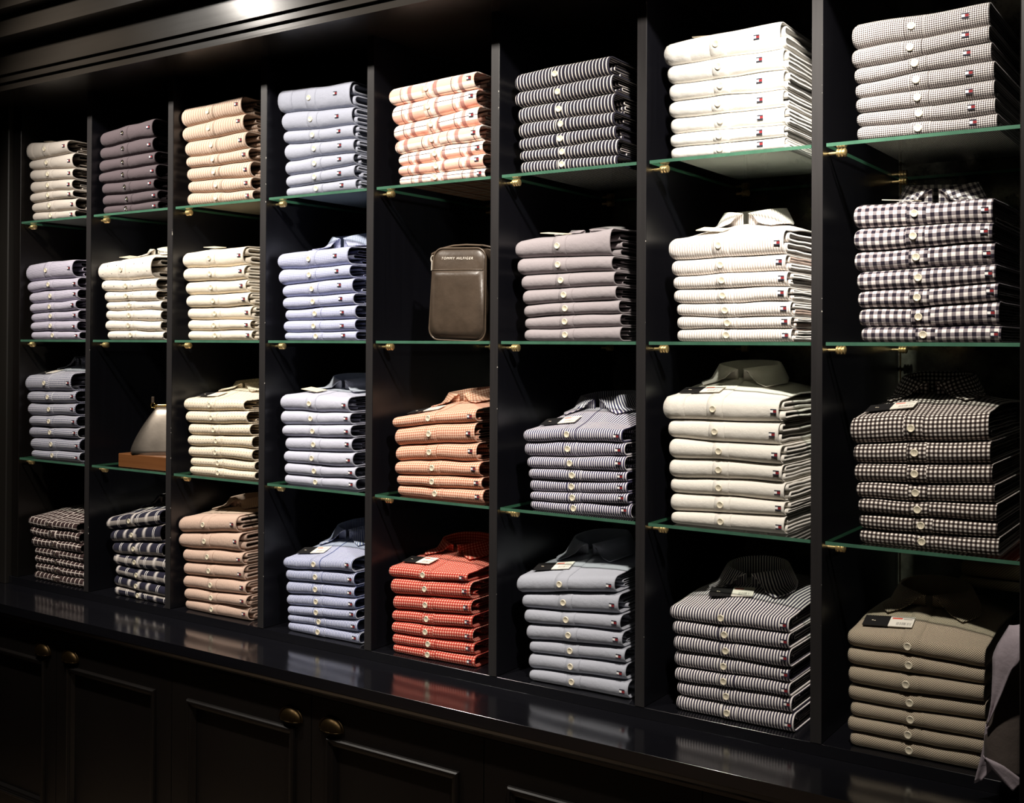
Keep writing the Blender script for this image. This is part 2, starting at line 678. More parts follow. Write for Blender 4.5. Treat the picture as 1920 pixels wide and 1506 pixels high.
# pilasters: fluted left one and the right return
b = MB()
pp = [(-0.45, 0.10), (-0.45, -0.004)]
xs = -0.45
pl = [(-0.45, -0.012)]
for k in range(7):
    xa = -0.40 + k * 0.05
    pl += [(xa, -0.012), (xa + 0.004, -0.006), (xa + 0.018, -0.006), (xa + 0.022, -0.012)]
pl += [(-0.042, -0.012), (-0.039, -0.009), (-0.039, 0.10), (-0.45, 0.10)]
n = len(pl)
v = [(x, y, ZT + 0.001) for x, y in pl] + [(x, y, ZTOP) for x, y in pl]
f = [(i, (i + 1) % n, n + (i + 1) % n, n + i) for i in range(n)] + [tuple(range(n - 1, -1, -1)), tuple(range(n, 2 * n))]
b.add(v, f)
upart(b, 'left_pilaster', M['pilaster'])
b = MB(); b.box(2.8725, 3.12, -0.120, 0.30, ZT + 0.001, ZTOP, 0, 0.002)
upart(b, 'right_pilaster', M['cabinet'])

# worktop
b = MB()
pw = [(0.0 + DEP, ZT), (WF + 0.0003, ZT), (WF, ZT - 0.0003), (WF, ZT - 0.0237), (WF + 0.0003, ZT - 0.024), (WF + 0.010, ZT - 0.024),
      (WF + 0.0105, ZT - 0.030), (WF + 0.013, ZT - 0.037), (WF + 0.019, ZT - 0.043), (WF + 0.024, ZT - 0.045), (WF + 0.024, ZT - 0.052), (DEP, ZT - 0.052)]
b.prism([(y, z - ZT) for y, z in pw], -1.7, 1.9)
wt = b.build('worktop', M['wood_x'], loc=(1.42, 0, ZT))
tag(wt, 'long glossy black worktop ledge running below the bottom row of shirts', 'worktop')

# base cabinets
YD = WF + 0.030               # door face


def rect_frame(b, x0, x1, z0, z1, prof, mi=0):
    """mitred moulding: prof = [(inset, y)] cross-section going inwards"""
    n = len(prof)
    v = []
    for ins, y in prof:
        v += [(x0 + ins, y, z0 + ins), (x1 - ins, y, z0 + ins), (x1 - ins, y, z1 - ins), (x0 + ins, y, z1 - ins)]
    f = []
    for i in range(n - 1):
        for k in range(4):
            a, c = i * 4 + k, i * 4 + (k + 1) % 4
            f.append((a, c, c + 4, a + 4))
    b.add(v, f, mi)


def cup_pull(parent, x, y, z, label=None):
    b = MB()
    w, h, dp = 0.033, 0.027, 0.015
    NU, NV = 17, 8
    v = []
    for i in range(NU):
        a = PI * i / (NU - 1)
        for j in range(NV):
            t = (PI / 2) * j / (NV - 1)
            v.append((x - w * math.cos(a) * math.cos(t * 0.98), y - dp * math.sin(t), z - 0.012 + h * math.sin(a) * math.cos(t)))
    b.add(v, grid_faces(NU, NV))
    # inner shell
    v2 = [(x + (p[0] - x) * 0.93, y + (p[1] - y) * 0.9 , z - 0.012 + (p[2] - z + 0.012) * 0.93) for p in v]
    b.add(v2, [tuple(reversed(q)) for q in grid_faces(NU, NV)])
    # raised rim plate
    pts = [(x - (w + 0.003) * math.cos(PI * i / 20), y - 0.001, z - 0.012 + (h + 0.003) * math.sin(PI * i / 20)) for i in range(21)]
    b.tube(pts, 0.0026, 8)
    b.tube([(x - w, y - 0.002, z - 0.012), (x - w * 0.7, y - dp * 0.72, z - 0.013), (x, y - dp, z - 0.0135), (x + w * 0.7, y - dp * 0.72, z - 0.013), (x + w, y - 0.002, z - 0.012)], 0.0014, 6)
    o = b.build('cup_pull', M['old_brass'], parent, True)
    return o


def cabinet(x0, label):
    w = 0.965
    c = empty('base_cabinet', (x0 + w / 2, 0.2, 0.0), label, 'cabinet', 'base cabinets under the worktop')
    L = Vector(c.location)
    b = MB()
    b.box(-w / 2 + 0.001, w / 2 - 0.001, YD + 0.021 - L.y, 0.5 - L.y, 0.08, ZT - 0.0525)
    b.box(-w / 2 + 0.001, w / 2 - 0.001, YD + 0.06 - L.y, 0.5 - L.y, 0.001, 0.08)
    b.build('body', M['cabinet'], c)
    for k in (0, 1):
        xa = -w / 2 + k * w / 2 + 0.0012
        xb = xa + w / 2 - 0.0024
        za, zb = 0.085, ZT - 0.056
        # local y: 0 = door face
        d = MB()
        y = YD - L.y
        # panel opening position
        s_in, s_out = 0.055, 0.066
        px0 = xa + (s_in if k == 1 else s_out)
        px1 = xb - (s_out if k == 1 else s_in)
        pz0, pz1 = za + 0.07, 0.5565
        # stiles/rails as a face ring plus recessed centre panel
        ring = [(xa, y, za), (xb, y, za), (xb, y, zb), (xa, y, zb), (px0, y, pz0), (px1, y, pz0), (px1, y, pz1), (px0, y, pz1)]
        f = [(0, 1, 5, 4), (1, 2, 6, 5), (2, 3, 7, 6), (3, 0, 4, 7)]
        d.add(ring, f)
        bk = [(xa, y + 0.02, za), (xb, y + 0.02, za), (xb, y + 0.02, zb), (xa, y + 0.02, zb)]
        d.add(ring[:4] + bk, [(0, 4, 5, 1), (1, 5, 6, 2), (2, 6, 7, 3), (3, 7, 4, 0), (7, 6, 5, 4)])
        inn = [(px0, y + 0.008, pz0), (px1, y + 0.008, pz0), (px1, y + 0.008, pz1), (px0, y + 0.008, pz1)]
        d.add(ring[4:] + inn, [(0, 1, 5, 4), (1, 2, 6, 5), (2, 3, 7, 6), (3, 0, 4, 7), (4, 5, 6, 7)])
        dr = d.build('door', M['cabinet'], c)
        mo = MB()
        rect_frame(mo, px0 - 0.006, px1 + 0.006, pz0 - 0.006, pz1 + 0.006,
                   [(0, y - 0.0004), (0.001, y - 0.006), (0.004, y - 0.009), (0.008, y - 0.009), (0.0095, y - 0.006), (0.012, y - 0.0055), (0.014, y - 0.0035),
                    (0.018, y - 0.0025), (0.020, y + 0.003), (0.022, y + 0.0079)])
        mo.build('panel_moulding', M['cabinet'], dr)
        hx = (xa + 0.062) if k == 1 else (xb - 0.062)
        cup_pull(dr, hx, y - 0.0004, 0.590)
    return c


cabinet(-0.0625, 'black panelled two-door cabinet at the far left end below the worktop')
cabinet(0.9025, 'black panelled two-door cabinet with brass pulls, middle one below the worktop')
cabinet(1.8675, 'black panelled cabinet at the right end, mostly below the picture')

# ------------------------------------------------------------------ glass shelves
ROWN = ['top', 'second', 'third', 'bottom']
COLN = ['leftmost', 'second', 'third', 'fourth', 'fifth', 'sixth', 'seventh', 'rightmost']


def col_phrase(c):
    return {0: 'leftmost column', 7: 'rightmost column'}.get(c, '%s column from left' % COLN[c])


for c in range(8):
    x0 = c * P + 0.0045
    x1 = (c + 1) * P - DT - 0.003
    for r in range(3):
        b = MB()
        y0, y1 = 0.0055, 0.502
        hx, hy = (x1 - x0) / 2, (y1 - y0) / 2
        v = [(x, y, z) for x in (-hx, hx) for y in (-hy, hy) for z in (-GT, 0)]
        f = [(0, 1, 3, 2), (4, 6, 7, 5), (0, 4, 5, 1), (2, 3, 7, 6), (0, 2, 6, 4), (1, 5, 7, 3)]
        o = mesh_obj('glass_shelf', v, f, [M['glass'], M['glass_edge'], M['glass_back_edge']], fm=[2, 2, 1, 2, 0, 0], loc=((x0 + x1) / 2, (y0 + y1) / 2, ZS[r]))
        tag(o, 'green-edged glass shelf, %s shelf level, %s' % (ROWN[r], col_phrase(c)), 'shelf', 'glass shelves of the wall unit')

# ------------------------------------------------------------------ folded shirts
BTN = None


def button_mesh(rad, mat, name):
    b = MB()
    prof = [(0.0, rad), (-0.0016, rad), (-0.0024, rad * 0.88), (-0.0020, rad * 0.66), (-0.0014, rad * 0.55), (-0.0014, rad * 0.02)]
    b.lathe(prof, 'Y', (0, 0, 0), 18)
    for sx in (-1, 1):
        for sz in (-1, 1):
            b.lathe([(-0.0010, 0.0007), (-0.0017, 0.0007)], 'Y', (sx * 0.0015, 0, sz * 0.0015), 6, 1)
    me = b.build(name, [mat, M['hole']])
    smooth_by_angle(me, 40)
    d = me.data
    bpy.data.objects.remove(me)
    return d


def flag_mesh():
    b = MB()
    w, h, t = 0.0118, 0.0090, 0.0008
    q = h * 0.25
    b.box(-w / 2, w / 2, -t, 0, h / 2 - q, h / 2, 0)
    b.box(-w / 2, w / 2, -t, 0, -h / 2, -h / 2 + q, 0)
    b.box(-w / 2, -w * 0.04, -t, 0, -h / 2 + q, h / 2 - q, 1)
    b.box(-w * 0.04, w / 2, -t, 0, -h / 2 + q, h / 2 - q, 2)
    o = b.build('flag_patch', [M['navy'], M['whitethread'], M['red']])
    d = o.data
    bpy.data.objects.remove(o)
    return d


BUT_CREAM = button_mesh(0.0068, M['button'], 'button')
BUT_CHROME = button_mesh(0.0062, M['chrome'], 'snap_button')
BUT_DARK = button_mesh(0.0060, M['darkbutton'], 'dark_button')
FLAG = flag_mesh()


def mat_label():
    m, nt, b_ = new_mat('printed_price_label')
    g = G(nt)
    tc = nt.nodes.new('ShaderNodeTexCoord')
    sp = nt.nodes.new('ShaderNodeSeparateXYZ')
    nt.links.new(tc.outputs['Generated'], sp.inputs[0])
    x, y = sp.outputs[0], sp.outputs[1]
    inb = lambda s, a, c: g.m('MULTIPLY', g.m('GREATER_THAN', s, a), g.m('LESS_THAN', s, c))
    col = g.mix(g.m('MULTIPLY', inb(x, 0.08, 0.5), inb(y, 0.72, 0.86)), (0.85, 0.80, 0.70), (0.70, 0.10, 0.06))
    bars = g.m('LESS_THAN', g.noise(70, 0, None), 0.5)
    mp = nt.nodes.new('ShaderNodeMapping')
    mp.inputs['Scale'].default_value = (60, 0.01, 0.01)
    nt.links.new(tc.outputs['Generated'], mp.inputs[0])
    bars = g.m('LESS_THAN', g.noise(1, 0, mp.outputs[0]), 0.48)
    col = g.mix(g.m('MULTIPLY', bars, g.m('MULTIPLY', inb(x, 0.30, 0.92), inb(y, 0.14, 0.42))), col, (0.06, 0.05, 0.05))
    col = g.mix(g.m('MULTIPLY', inb(x, 0.55, 0.92), inb(y, 0.70, 0.76)), col, (0.2, 0.17, 0.15))
    nt.links.new(col, b_.inputs['Base Color'])
    b_.inputs['Roughness'].default_value = 0.5
    return m


M['label'] = mat_label()


class Shirt:
    """geometry of one folded shirt in its own frame: x along the fold, y into the shelf, z up"""
    def __init__(s, w, zb, zt, depth, rng, bulge=0.0, sq=2.1, wb=None, wt=None):
        s.w, s.zb, s.zt, s.d, s.rng = w, zb, zt, depth, rng      # zb/zt: (left, right)
        s.bulge = bulge
        s.sq = sq
        s.wb, s.wt = wb, wt
        s.ph = [rng.uniform(0, 6.28) for _ in range(8)]
        s.yaw = rng.uniform(-0.010, 0.010)
        s.yoff = rng.uniform(-0.0015, 0.0030)

    def ends(s, x):
        t = x / s.w + 0.5
        zb = s.zb[0] + (s.zb[1] - s.zb[0]) * t
        zt = s.zt[0] + (s.zt[1] - s.zt[0]) * t
        return zb + (s.wb(x) if s.wb else 0), zt + (s.wt(x) if s.wt else 0)

    def rise(s, x, y):
        """extra height of the top surface behind the fold"""
        if s.bulge <= 0:
            return 0.0
        a = max(0.0, min(1.0, (y - 0.004) / 0.13))
        a = a * a * (3 - 2 * a)
        back = 1.0 - 0.35 * max(0.0, (y - 0.2) / 0.12)
        e = max(0.0, 1.0 - abs(2 * x / s.w) ** 2.6)
        return s.bulge * a * back * (0.30 + 0.70 * e)

    def wob(s, x, k):
        p = s.ph
        return (0.0006 * math.sin(38 * x + p[k]) + 0.0005 * math.sin(83 * x + p[k + 1]))

    def profile(s, x, n_nose=11, n_flat=7):
        """outer loop (y,z) from the top back over the nose to the bottom back"""
        b, t = s.ends(x)
        h = (t - b) / 2 - 0.0004
        c = (t + b) / 2
        # round the left end
        e = (x + s.w / 2) / 0.013
        ny = s.yoff + s.yaw * x + 0.0010 * math.sin(25 * x + s.ph[6])
        if e < 1:
            k = math.sqrt(max(0.0, 1 - (1 - e) ** 2))
            h *= 0.42 + 0.58 * k
            ny += 0.009 * (1 - k)
        er = (s.w / 2 - x) / 0.008
        if er < 1:
            ny += 0.0022 * (1 - er) ** 2
        r = min(h * 1.05, 0.019)
        pts = []
        for j in range(n_flat):
            y = s.d + (r - s.d) * (j / n_flat) ** 0.75
            pts.append((y + ny, c + h - abs(s.wob(x, 0)) * min(1, (y - r) / 0.02 + 0.2) + s.rise(x, y)))
        for j in range(n_nose):
            a = PI / 2 - PI * j / (n_nose - 1)
            sn, cs = math.sin(a), max(0.0, math.cos(a))
            y = r * (1 - cs ** (2 / s.sq))
            z = c + h * math.copysign(abs(sn) ** (2 / s.sq), sn)
            if a > 0:
                z += s.rise(x, y) * (a / (PI / 2))
            pts.append((y + ny, z))
        for j in range(n_flat - 1, -1, -1):
            y = s.d + (r - s.d) * (j / n_flat) ** 0.75
            pts.append((y + ny, c - h + abs(s.wob(x, 2)) * 0.3))
        return pts

    def top_z(s, x, y):
        b, t = s.ends(x)
        return t + s.rise(x, y)

    def body(s, mat, parent):
        nx = max(16, int(s.w / 0.0105))
        xs = [-s.w / 2 + s.w * i / (nx - 1) for i in range(nx)]
        xs = [xs[0], xs[0] + 0.002, xs[0] + 0.005] + xs[1:-1] + [xs[-1] - 0.003, xs[-1]]
        V, UV = [], []
        u_off = s.rng.uniform(0, 0.05)
        v_off = s.rng.uniform(0, 0.05)
        for x in xs:
            pf = s.profile(x)
            ny = len(pf)
            mid = ny // 2
            acc = [0.0]
            for a, c in zip(pf[:-1], pf[1:]):
                acc.append(acc[-1] + math.hypot(c[0] - a[0], c[1] - a[1]))
            for (y, z), L in zip(pf, acc):
                V.append((x, y, z))
                UV.append((x + u_off + 1.0, L - acc[mid] + v_off + 1.0))
        F = grid_faces(len(xs), ny)
        o = mesh_obj('body', V, F, mat, parent, True, None, UV)
        md = o.modifiers.new('cloth_thickness', 'SOLIDIFY')
        md.thickness = 0.0024
        md.offset = -1.0
        return o

    def inner(s, mat, parent, fat=False):
        """folded layers seen in the open right end"""
        V, F, UV = [], [], []
        b0, t0 = s.ends(s.w / 2)
        th = t0 - b0
        nl = 2 if th < 0.030 or fat else 3
        usable = th - (0.0062 if fat else 0.0085)
        for k in range(nl):
            lo_ = 0.0031 if fat else 0.0042
            z0 = lo_ + usable * k / nl
            z1 = lo_ + usable * (k + 1) / nl - (0.0005 if fat else 0.0016)
            y0 = s.rng.uniform(0.012, 0.026) if fat else s.rng.uniform(0.034, 0.072)
            xe = s.w / 2 + (s.rng.uniform(0.000, 0.006) if fat else -s.rng.uniform(0.003, 0.014))
            xs = [-s.w / 2 + 0.03 + (xe + s.w / 2 - 0.03) * i / 9 for i in range(10)]
            base = len(V)
            pa, pb = s.rng.uniform(0, 6), s.rng.uniform(0, 6)
            for x in xs:
                b, t = s.ends(x)
                sc = (t - b) / th
                h = (z1 - z0) * sc / 2
                c = b + (z0 + z1) / 2 * sc
                pts = []
                for j in range(7):
                    y = s.d - 0.01 + (y0 + h - s.d + 0.01) * (j / 7)
                    w_ = min(h * 0.28, 0.0022) * math.sin(j * 1.9 + pa + x * 30)
                    pts.append((y, c + h * 0.92 + w_ * 0.5 - 0.0004))
                for j in range(7):
                    a = PI / 2 - PI * j / 6
                    pts.append((y0 + h * (1 - math.cos(a)), c + h * 0.9 * math.sin(a)))
                for j in range(6, -1, -1):
                    y = s.d - 0.01 + (y0 + h - s.d + 0.01) * (j / 7)
                    w_ = min(h * 0.28, 0.0022) * math.sin(j * 1.7 + pb + x * 26)
                    pts.append((y, c - h * 0.92 + w_ * 0.5 + 0.0004))
                L = 0
                pv = pts[0]
                for q in pts:
                    L += math.hypot(q[0] - pv[0], q[1] - pv[1])
                    pv = q
                    V.append((x, q[0], q[1]))
                    UV.append((x + 1.3, L + 1.0))
            ny = len(pts)
            F += [tuple(i + base for i in q) for q in grid_faces(10, ny)]
        o = mesh_obj('inner_fold', V, F, mat, parent, True, None, UV)
        md = o.modifiers.new('cloth_thickness', 'SOLIDIFY')
        md.thickness = min(0.0055, (usable / nl) * 0.42) if fat else 0.0014
        md.offset = -1.0
        return o

    def placket(s, mat, thread, parent, xc, wid=0.033, name='placket'):
        cols = [xc - wid / 2, xc - wid / 2 + 0.0004, xc - wid / 6, xc + wid / 6, xc + wid / 2 - 0.0004, xc + wid / 2]
        V, UV, fm = [], [], []
        for i, x in enumerate(cols):
            pf = s.profile(x)
            ymax = 0.16 if s.bulge > 0 else 0.05
            # resample part of the outer loop and push outwards
            pts = pf
            nrm = []
            n = len(pts)
            off0 = 0.0002 if i in (0, len(cols) - 1) else 0.0014
            q = []
            for j in range(n):
                a, c = pts[max(j - 1, 0)], pts[min(j + 1, n - 1)]
                tx, tz = c[0] - a[0], c[1] - a[1]
                L = math.hypot(tx, tz) or 1
                fr = pts[j][0] - min(p_[0] for p_ in pts)
                off = off0 if (s.bulge > 0 and j < n // 2) else off0 * max(0.0, 1 - fr / 0.013) + 0.00015
                q.append((pts[j][0] + tz / L * off, pts[j][1] - tx / L * off))
            lo = 3 if s.bulge > 0 else 5
            hi = n - 8
            q = q[lo:hi]
            acc = 0
            pv = q[0]
            for (y, z) in q:
                acc += math.hypot(y - pv[0], z - pv[1])
                pv = (y, z)
                V.append((x, y, z))
                UV.append((x * 1.0 + 1.004, acc + 1.0))
        ny = len(q)
        F = grid_faces(len(cols), ny)
        for i in range(len(cols) - 1):
            fm += [1 if i == len(cols) - 2 else 0] * (ny - 1)
        # a fine stitched seam just right of the band
        o = mesh_obj(name, V, F, [mat, thread], parent, True, fm, UV)
        return o


def collar(parent, sh, mat, cx, cy, hgt, rx=0.060, ry=0.050):
    """turned-down shirt collar: stand ring, fold line and two pointed leaves meeting at the front"""
    V, UV = [], []
    N = 41
    a0 = PI - 0.10
    for i in range(N):
        ph = -a0 + 2 * a0 * i / (N - 1)
        e = abs(ph) / a0
        nx_, ny_ = math.sin(ph), math.cos(ph)
        bx, by = cx + rx * nx_, cy + ry * ny_
        h = hgt * (1.0 - 0.42 * e ** 2)
        z0 = sh.top_z(bx, by) - 0.003
        zt = z0 + h
        L = hgt * 0.80 + 0.034 * max(0.0, (e - 0.35) / 0.50) ** 1.5 if e < 0.85 else (hgt * 0.80 + 0.034) * max(0.10, 1 - (e - 0.85) / 0.15)
        V.append((bx, by, z0)); UV.append((ph * 0.06 + 2, 1.0))
        V.append((bx, by, z0 + h * 0.5)); UV.append((ph * 0.06 + 2, 1.0 + h * .5))
        V.append((bx, by, zt)); UV.append((ph * 0.06 + 2, 1.0 + h))
        V.append((bx + nx_ * 0.004, by + ny_ * 0.004, zt + 0.0012)); UV.append((ph * 0.06 + 2, 1.004 + h))
        for k in (0.3, 0.6, 0.85, 1.0):
            ln = L * k
            out = 0.005 + ln * 0.40
            x, y = bx + nx_ * out, by + ny_ * out
            if e > 0.5:                                  # points spread apart
                x += math.copysign(0.012 * k * (e - 0.5) / 0.5, ph)
            z = zt - ln * 0.86
            zmin = sh.top_z(x, y) + 0.0035
            if z < zmin:
                ex = (zmin - z) * 0.7
                x, y = x + nx_ * ex, y + ny_ * ex
                z = sh.top_z(x, y) + 0.0035
            V.append((x, y, z)); UV.append((ph * 0.06 + 2, 1.006 + h + ln))
    o = mesh_obj('collar', V, grid_faces(N, 8), mat, parent, True, None, UV)
    md = o.modifiers.new('cloth_thickness', 'SOLIDIFY')
    md.thickness = 0.0018
    md.offset = 0
    return o


def price_tag(parent, sh, x, y, kind, rot=0.0):
    """card hang tag lying on the shirt: black half plus printed label"""
    L, Wd = (0.088, 0.036) if kind == 'black' else (0.060, 0.034)
    e = 0.02
    zc = sh.top_z(x, y)
    sx = math.atan2(sh.top_z(x + e, y) - sh.top_z(x - e, y), 2 * e)
    sy = math.atan2(sh.top_z(x, y + e) - sh.top_z(x, y - e), 2 * e)
    b = MB()
    if kind == 'black':
        b.box(-L / 2, L * 0.02, -Wd / 2, Wd / 2, 0, 0.0012, 0)
        o = b.build('price_tag', M['tagblack'], parent)
        q = MB()
        q.box(0, L * 0.48, -Wd / 2, Wd / 2, -0.0004, 0.0011)
        lb = q.build('price_label', M['label'], o)
        lb.location = (L * 0.02, 0, 0.0004)
        lb['label'] = 'white printed price label'
        q = MB()
        q.box(-0.0035, -0.0005, -0.001, 0.001, 0, 0.0003)
        q.box(0.0005, 0.0035, -0.002, -0.0005, 0, 0.0003)
        em = q.build('tag_emblem', M['tagcream'], o)
        em.location = (-L * 0.30, 0, 0.0013)
    else:
        b.box(-L / 2, L / 2, -Wd / 2, Wd / 2, 0, 0.0012, 0)
        o = b.build('price_tag', M['tagcream'], parent)
    o.location = (x, y, zc + 0.0035)
    o.rotation_euler = (sy * 0.9, -sx * 0.9, rot)
    if kind == 'up':
        o.rotation_euler = (sy * 0.9, 0.10, rot)
        o.location.z = zc + 0.006
    return o


Z = dict(A=(0, 180, 5.647), B=(310, 130, 4.8), C=(690, 70, 3.5556), D=(1190, 0, 2.63), E=(0, 420, 5.647), F=(310, 400, 4.8),
         G=(690, 380, 3.5556), H=(1190, 320, 2.63), I=(0, 640, 5.647), J=(310, 680, 4.8), K=(690, 680, 3.5556), L=(1190, 640, 2.63),
         M=(0, 900, 5.647), N=(310, 920, 4.705), O=(690, 960, 3.5556), P=(1190, 1000, 2.63))

W1 = (0.76, 0.735, 0.69)
